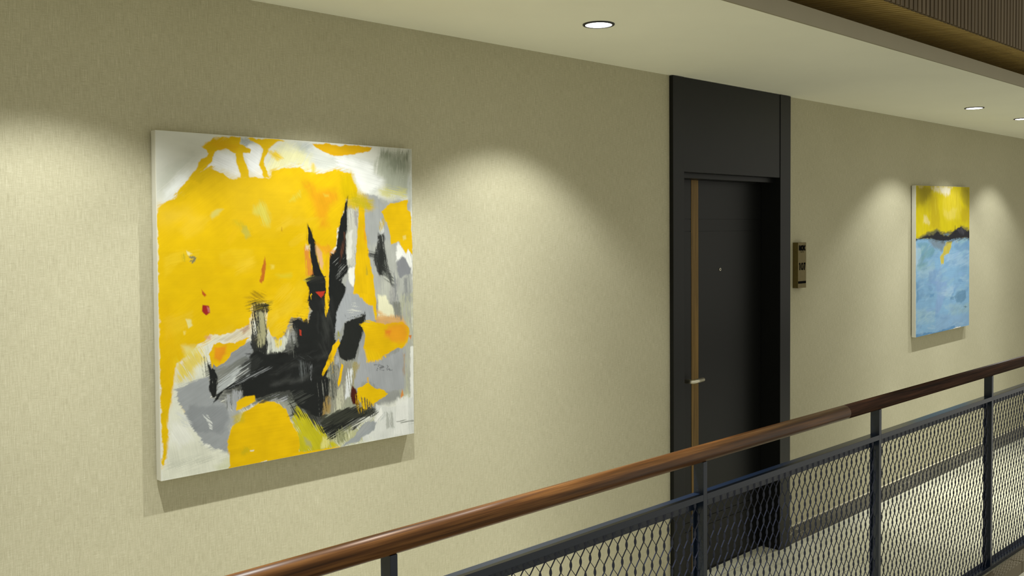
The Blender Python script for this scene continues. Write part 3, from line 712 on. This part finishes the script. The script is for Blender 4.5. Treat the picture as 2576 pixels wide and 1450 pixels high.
ART2 = """
e6d204 f3 r6 o1 d.05 a85:-7,-4 1004,-13 1015,343 -5,355
ab9a14 f40 r20 o.7 d.3 a85:-7,-4 313,-7 244,72 152,116 -6,132
b0a020 f40 r16 o.75 d.3 a85:833,-3 1005,-4 1010,164 915,136 809,62
c4a810 f30 r20 o.5 d.3 a85:243,46 385,63 437,295 246,291
c4a810 f30 r20 o.5 d.3 a85:811,135 996,155 999,249 839,246
efd938 f30 r20 o.7 d.4 a80:482,36 782,25 837,163 787,227 534,242 459,161
f0dc60 f14 r14 o.75 d.4 a80:484,152 583,171 683,144 759,153 710,226 584,234 497,197
eee2bc f18 r16 o.95 d.4 a85:266,2 654,-1 605,58 531,72 457,45 314,37
f0e8cc f8 r10 o.9 d.3 a85:409,10 617,8 593,49 445,41
e9d99a f12 r10 o.7 d.4 a85:130,193 176,194 246,247 223,264 130,245
e0cc90 f10 r10 o.7 d.3 a85:42,4 128,4 105,17 60,20
@ 40 0 0 1000 330 84 46 9 .5 e8d424 d6bf08 ecdb40 c9b008 e4cc08
8cb9de f3 r6 o1 d.08 a0:-9,348 1015,362 1034,1010 -5,1005
78a8b8 f14 r12 o.8 d.3 a-15:18,368 248,388 343,435 249,485 87,479 29,425
b4cfe2 f12 r12 o.8 d.4 a60:0,390 75,409 98,480 19,563 1,528
7ba5c9 f14 r12 o.85 d.3 a-12:714,392 1002,371 1005,457 793,459 689,428
9cc2cc f10 r10 o.7 d.3 a-12:739,374 975,366 949,393 765,402
a6c8e4 f24 r16 o.8 d.4 a-8:440,456 1005,457 1008,571 590,553
a6c8dc f24 r16 o.7 d.4 a-8:19,511 345,543 298,630 19,607
86acd8 f18 r14 o.7 d.3 a60:226,573 442,556 492,640 347,687 227,644
8fb0dc f14 r12 o.8 d.3 a80:346,623 567,671 543,734 422,855 325,893 372,742
aecbe2 f20 r14 o.8 d.4 a0:444,728 669,686 696,743 544,780
6f9bbd f12 r12 o.9 d.3 a-10:696,771 773,739 918,738 933,796 854,824 749,812
5f8fb8 f5 r8 o.9 d.2 a0:620,771 696,771 684,791 625,787
6c9ecb f8 r10 o.8 d.3 a0:240,725 323,726 311,749 247,745
6f9cc0 f10 r10 o.8 d.4 a80:2,632 54,653 70,741 9,773
5590c0 f5 r8 o.9 d.2 a0:435,897 559,902 559,920 435,915
a2c4d4 f24 r16 o.8 d.4 a-10:10,808 349,840 326,921 22,914
8fb4d8 f20 r14 o.8 d.3 a-10:349,868 1018,917 1020,1004 351,995
98b9c9 f20 r14 o.8 d.3 a-20:595,821 1016,839 990,905 648,890
5f93c2 f4 r8 o.9 d.2 a-12:-1,979 160,981 351,994 701,973 727,994 375,1005 0,1001
e6e2d8 f2 r5 o.9:680,993 832,991 819,999 688,1001
e2e0d8 f2 r5 o.8:165,998 255,996 255,1002 172,1002
7f94a4 f22 r16 o.9 d.3 a30:224,365 488,377 562,397 464,439 319,417
d9c850 f5 r10 o.95 d.25 a65:557,380 652,381 633,426 588,461 502,477 495,531 451,531 426,483 484,458 493,422
d0c070 f8 r10 o.6 d.5 a65:688,382 778,375 765,393 701,393
@ 150 6 380 992 990 -6 58 12 .55 9cc2e2 84b0da a8c8e0 7aa6d0 96bcd0 8cb0e0 a4c6d8 6f9fcc
@ 24 20 390 330 560 -25 60 14 .6 78a6b4 6c9cb0 9cc2cc 86aeb8
@ 14 640 380 980 520 -15 60 14 .6 74a2cc 8ab4d8 9cc6d8
d9c850 f6 r10 o.9 d.3 a65:557,380 652,381 633,426 588,461 502,477 495,531 451,531 426,483 484,458 493,422
7b8e9e f22 r16 o.8 d.3 a30:224,361 487,375 550,396 464,430 319,408
6f9bbd f10 r12 o.8 d.4 a-10:696,771 773,739 918,738 933,796 854,824 749,812
6a6a3c f12 r12 o.8 d.3 a-20:74,340 200,312 365,293 450,313 438,330 247,335
5b5a48 f10 r10 o.6 d.4 a0:438,317 661,317 711,300 661,335 487,336
8fb8d6 f4 r6 o.9:487,330 573,326 623,334 561,344 499,339
55554a f14 r14 o.7 d.4 a-10:18,343 200,312 365,293 536,319 737,286 893,280 1014,305 1016,376 488,390 200,360
23232a f7 r9 o1 d.12 h20 a0:-9,345 36,354 85,342 177,332 306,332 370,304 418,321 487,339 586,341 636,327 699,307 737,298 768,287 827,283 899,305 1009,319 1010,367 895,359 738,360 612,371 488,378 342,364 247,351 108,351 29,358 -5,360
4a4850 f10 r10 o.7 d.4 a40:750,291 840,285 920,313 894,340 789,329
1c1c20 f1 r1 o1:708,270 713,270 722,332 707,332
30301e f1 r1 o.8:689,299 694,299 697,322 689,322
33505e f1 r1 o.7:887,853 956,860 954,863 887,857
33505e f1 r1 o.7:916,850 924,851 930,866 919,865
e8e4d6 f3 r6 o1:-16,-4 -1,-4 2,1001 -14,1000
"""
def painting(name, x0, z0, w_, h_, rot, img, mat, label, wrap):
    e = empty(name, (x0 + w_ / 2, 0, z0 + h_ / 2)); e.rotation_euler = (0, rot, 0)
    tag(e, label, 'painting')
    d = .0355
    # stretched canvas body with softly rounded edges
    m = MB(); m.box(-w_/2, w_/2, -d, -.006, -h_/2, h_/2)
    m.build('stretched_canvas', M_canvas, e, bevel=.0015)
    m = MB()                                     # wooden stretcher bars standing off the wall
    for (a, b, c, f_) in ((-w_/2 + .02, -w_/2 + .05, -h_/2 + .02, h_/2 - .02), (w_/2 - .05, w_/2 - .02, -h_/2 + .02, h_/2 - .02),
                          (-w_/2 + .05, w_/2 - .05, -h_/2 + .02, -h_/2 + .05), (-w_/2 + .05, w_/2 - .05, h_/2 - .05, h_/2 - .02)):
        m.box(a, b, -.0062, -.002, c, f_)
    m.build('stretcher_bars', M_strip, e)
    painted_sheet('painted_surface', img, w_ - .002, h_ - .002, mat, e, (-w_/2 + .001, -d - .0006, -h_/2 + .001))
    return e
painting('abstract_painting', 1.293, 1.0935, .98, 1.059, math.radians(.28), paint(ART1, RX, RY, 'dcddd2', 3), M_art1,
         'large canvas with yellow, black and grey abstract brushwork, hung left of the door', 0)
painting('seascape_painting', 6.76, 1.079, .988, 1.064, math.radians(-.75), paint(ART2, 400, 430, 'e2cf18', 5), M_art2,
         'tall canvas with yellow sky over blue water and a black shoreline, right of door', 0)

# ---------------------------------------------------------------- downlights
def downlight(x, k_, label):
    e = empty('ceiling_downlight', (x, -.53, H)); tag(e, label, 'ceiling light', 'round recessed downlights along the corridor ceiling')
    n = 48; ro, ri = .0585, .049; v = []; f = []
    prof = [(ro, 0), (ro, -.0035), (ro - .0015, -.0045), (ri, -.0045), (ri, -.001)]
    for r_, z_ in prof:
        v += [(r_ * math.cos(2*math.pi*k/n), r_ * math.sin(2*math.pi*k/n), z_) for k in range(n)]
    for i in range(len(prof) - 1):
        for k in range(n):
            a0 = i*n + k; a1 = i*n + (k+1) % n; f.append((a0, a1, a1 + n, a0 + n))
    mesh_obj('trim_ring', v, f, M_ring, e)
    vz = -.0032
    v = [(0, 0, vz)] + [(.0489 * math.cos(2*math.pi*k/n), .0489 * math.sin(2*math.pi*k/n), vz) for k in range(n)]
    mesh_obj('lens', v, [(0, (k+1) % n + 1, k + 1) for k in range(n)], M_lens, e)
    ld = bpy.data.lights.new('downlight_beam', 'SPOT'); ld.energy = SPOT_W * k_; ld.color = SPOT_COL
    ld.spot_size = math.radians(108); ld.spot_blend = .38; ld.shadow_soft_size = .012
    # photometric curve of the reflector: strong straight down, weaker towards the cut-off
    ld.use_nodes = True; nt = ld.node_tree; em = nt.nodes['Emission']
    tc = N(nt, 'ShaderNodeTexCoord'); sp = N(nt, 'ShaderNodeSeparateXYZ'); nt.links.new(tc.outputs['Normal'], sp.inputs[0])
    c2 = math2(nt, 'MULTIPLY', sp.outputs['Z'], sp.outputs['Z'])
    s2 = math2(nt, 'MAXIMUM', math2(nt, 'SUBTRACT', 1.0, c2), .055)
    nt.links.new(math2(nt, 'POWER', math2(nt, 'DIVIDE', .6, s2), BEAM_EXP), em.inputs['Strength'])
    lo = bpy.data.objects.new('downlight_beam', ld); lo.location = (0, 0, -.012); link(lo, e)
LB = ['round black rimmed downlight over the bare wall left of the abstract painting',
      'round black rimmed downlight straight above the middle of the abstract painting',
      'round black rimmed downlight in the ceiling left of the door, the largest in the photo',
      'round black rimmed downlight right of the door, lighting the wall left of the seascape',
      'round black rimmed downlight above the seascape painting, cut by the right edge of the photo',
      'round black rimmed downlight lighting the wall right of the seascape painting']
for x, k_, lb in zip(DOWN_X, DOWN_K, LB): downlight(x, k_, lb)

# ---------------------------------------------------------------- railing
PITCH = 1.328; PX = [2.779 + PITCH * k for k in range(-2, 7)]
rail = empty('balcony_railing', (2.779, -.958, 0)); rail.rotation_euler = (0, 0, -.0088)
tag(rail, 'balcony railing with walnut handrail, black steel posts and diamond mesh panels in the foreground', 'railing')
xs_ = [p - 2.779 for p in PX]
def handrail(xa, xb, mat):
    m = MB(); m.tube([(xa, 0, 1.075), (xb, 0, 1.075)], .0295, 48); return m.build('handrail', mat, rail, smooth=True)
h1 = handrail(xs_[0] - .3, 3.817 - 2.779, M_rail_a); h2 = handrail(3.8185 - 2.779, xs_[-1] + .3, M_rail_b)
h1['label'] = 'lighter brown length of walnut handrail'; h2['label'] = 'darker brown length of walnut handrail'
for x in xs_:
    box_obj('post', (-.011, .011, -.0203, .0203, .002, 1.05), M_metal, rail, .0008, (x, 0, 0))
pitch_x, row = .0437, .0489
def lerp(a, b, t): return tuple(a[i] + (b[i] - a[i]) * t for i in range(3))
def mesh_panel(wd):
    m = MB(); ncol = int(round(wd / pitch_x)); px = wd / ncol; top = .9035; rows = 18
    knots = {}
    for r in range(rows + 1):
        for c in range(-1, ncol + 1):
            x = (c + (.5 if r % 2 == 0 else 1.0)) * px
            if x < -.001 or x > wd + .001: continue
            knots[(r, c)] = (x, top - r * row)
    kh_ = .0150
    ux, uy = .707, -.707
    for (r, c), (x, z) in knots.items():
        # twisted bond: a long lens shaped plate turned across the panel
        vs_ = []; prof = ((1, .0014, .0007), (.55, .0030, .0010), (.15, .0043, .0013), (-.25, .0043, .0013), (-.62, .0030, .0010), (-1, .0014, .0007))
        for t_, wv, th in prof:
            zz_ = z + kh_ * t_; a_ = .25 * t_
            wx_, wy_ = ux * math.cos(a_) - uy * math.sin(a_), ux * math.sin(a_) + uy * math.cos(a_)
            for s1, s2 in ((-1, 0), (0, -1), (1, 0), (0, 1)):
                vs_.append((x + wx_ * wv * s1 - wy_ * th * s2, wy_ * wv * s1 + wx_ * th * s2, zz_))
        fs_ = [(3, 2, 1, 0), (20, 21, 22, 23)]
        for k in range(5):
            for j in range(4):
                a0 = k*4 + j; a1 = k*4 + (j+1) % 4; fs_.append((a0, a1, a1 + 4, a0 + 4))
        m.add(vs_, fs_)
    def strand(p, q, wdt, tilt):
        # flat ribbon bent softly between two bonds
        (x0, z0), (x1, z1) = p, q
        A = [];
        pts = [(x0, 0.0, z0 - kh_ * .8), (x0 + (x1 - x0) * .20, 0.0, z0 - kh_ * .8 - (z0 - z1 - 1.6 * kh_) * .18),
               (x0 + (x1 - x0) * .80, 0.0, z1 + kh_ * .8 + (z0 - z1 - 1.6 * kh_) * .18), (x1, 0.0, z1 + kh_ * .8)]
        ca, sa = math.cos(tilt), math.sin(tilt); th = .0005
        for (x, y, z) in pts:
            for s_, t_ in ((-1, -1), (1, -1), (1, 1), (-1, 1)):
                A.append((x + s_ * wdt * ca - t_ * th * sa, y + s_ * wdt * sa + t_ * th * ca, z))
        fs_ = []
        for k in range(3):
            for j in range(4):
                a0 = k*4 + j; a1 = k*4 + (j+1) % 4; fs_.append((a0, a1, a1 + 4, a0 + 4))
        m.add(A, fs_)
    for (r, c), p in knots.items():
        if r == rows: continue
        for (x, z) in [knots[k] for k in ((r+1, c-1), (r+1, c), (r+1, c+1)) if k in knots]:
            if abs(x - p[0]) < px * .75 and abs(x - p[0]) > px * .2:
                if x < p[0]: strand(p, (x, z), .0021, math.radians(-45))     # broad face towards the atrium
                else: strand(p, (x, z), .0013, math.radians(-45))
    # hooked ends running up behind the top bar and down to the bottom bar
    for (r, c), (x, z) in knots.items():
        if r == 0: m.box(x - .0016, x + .0016, -.002, .001, z + kh_ * .7, .916)
        if r == rows: m.box(x - .0016, x + .0016, -.002, .001, .02, z)
    return m
wd = PITCH - .022 - .004
pm = mesh_panel(wd); first = None
for i in range(len(xs_) - 1):
    xa, xb = xs_[i] + .011, xs_[i + 1] - .011
    box_obj('top_bar', (xa, xb, -.0203, .0203, .917, .939), M_metal, rail, .0008)
    box_obj('bottom_bar', (xa, xb, -.0203, .0203, .004, .024), M_metal, rail, .0008)
    if first is None:
        first = pm.build('mesh_panel', M_mesh, rail, (xa + .002, -.002, 0)); p = first
    else:
        p = first.copy(); link(p, rail); p.location = (xa + .002, -.002, 0)
    m = MB()
    m.box(xa, xb, .012, .0155, .882, .917); m.box(xa, xb, .012, .0155, .024, .045)
    m.box(xa, xa + .014, .012, .0155, .045, .882); m.box(xb - .014, xb, .012, .0155, .045, .882)
    m.build('panel_frame', M_metal, rail)
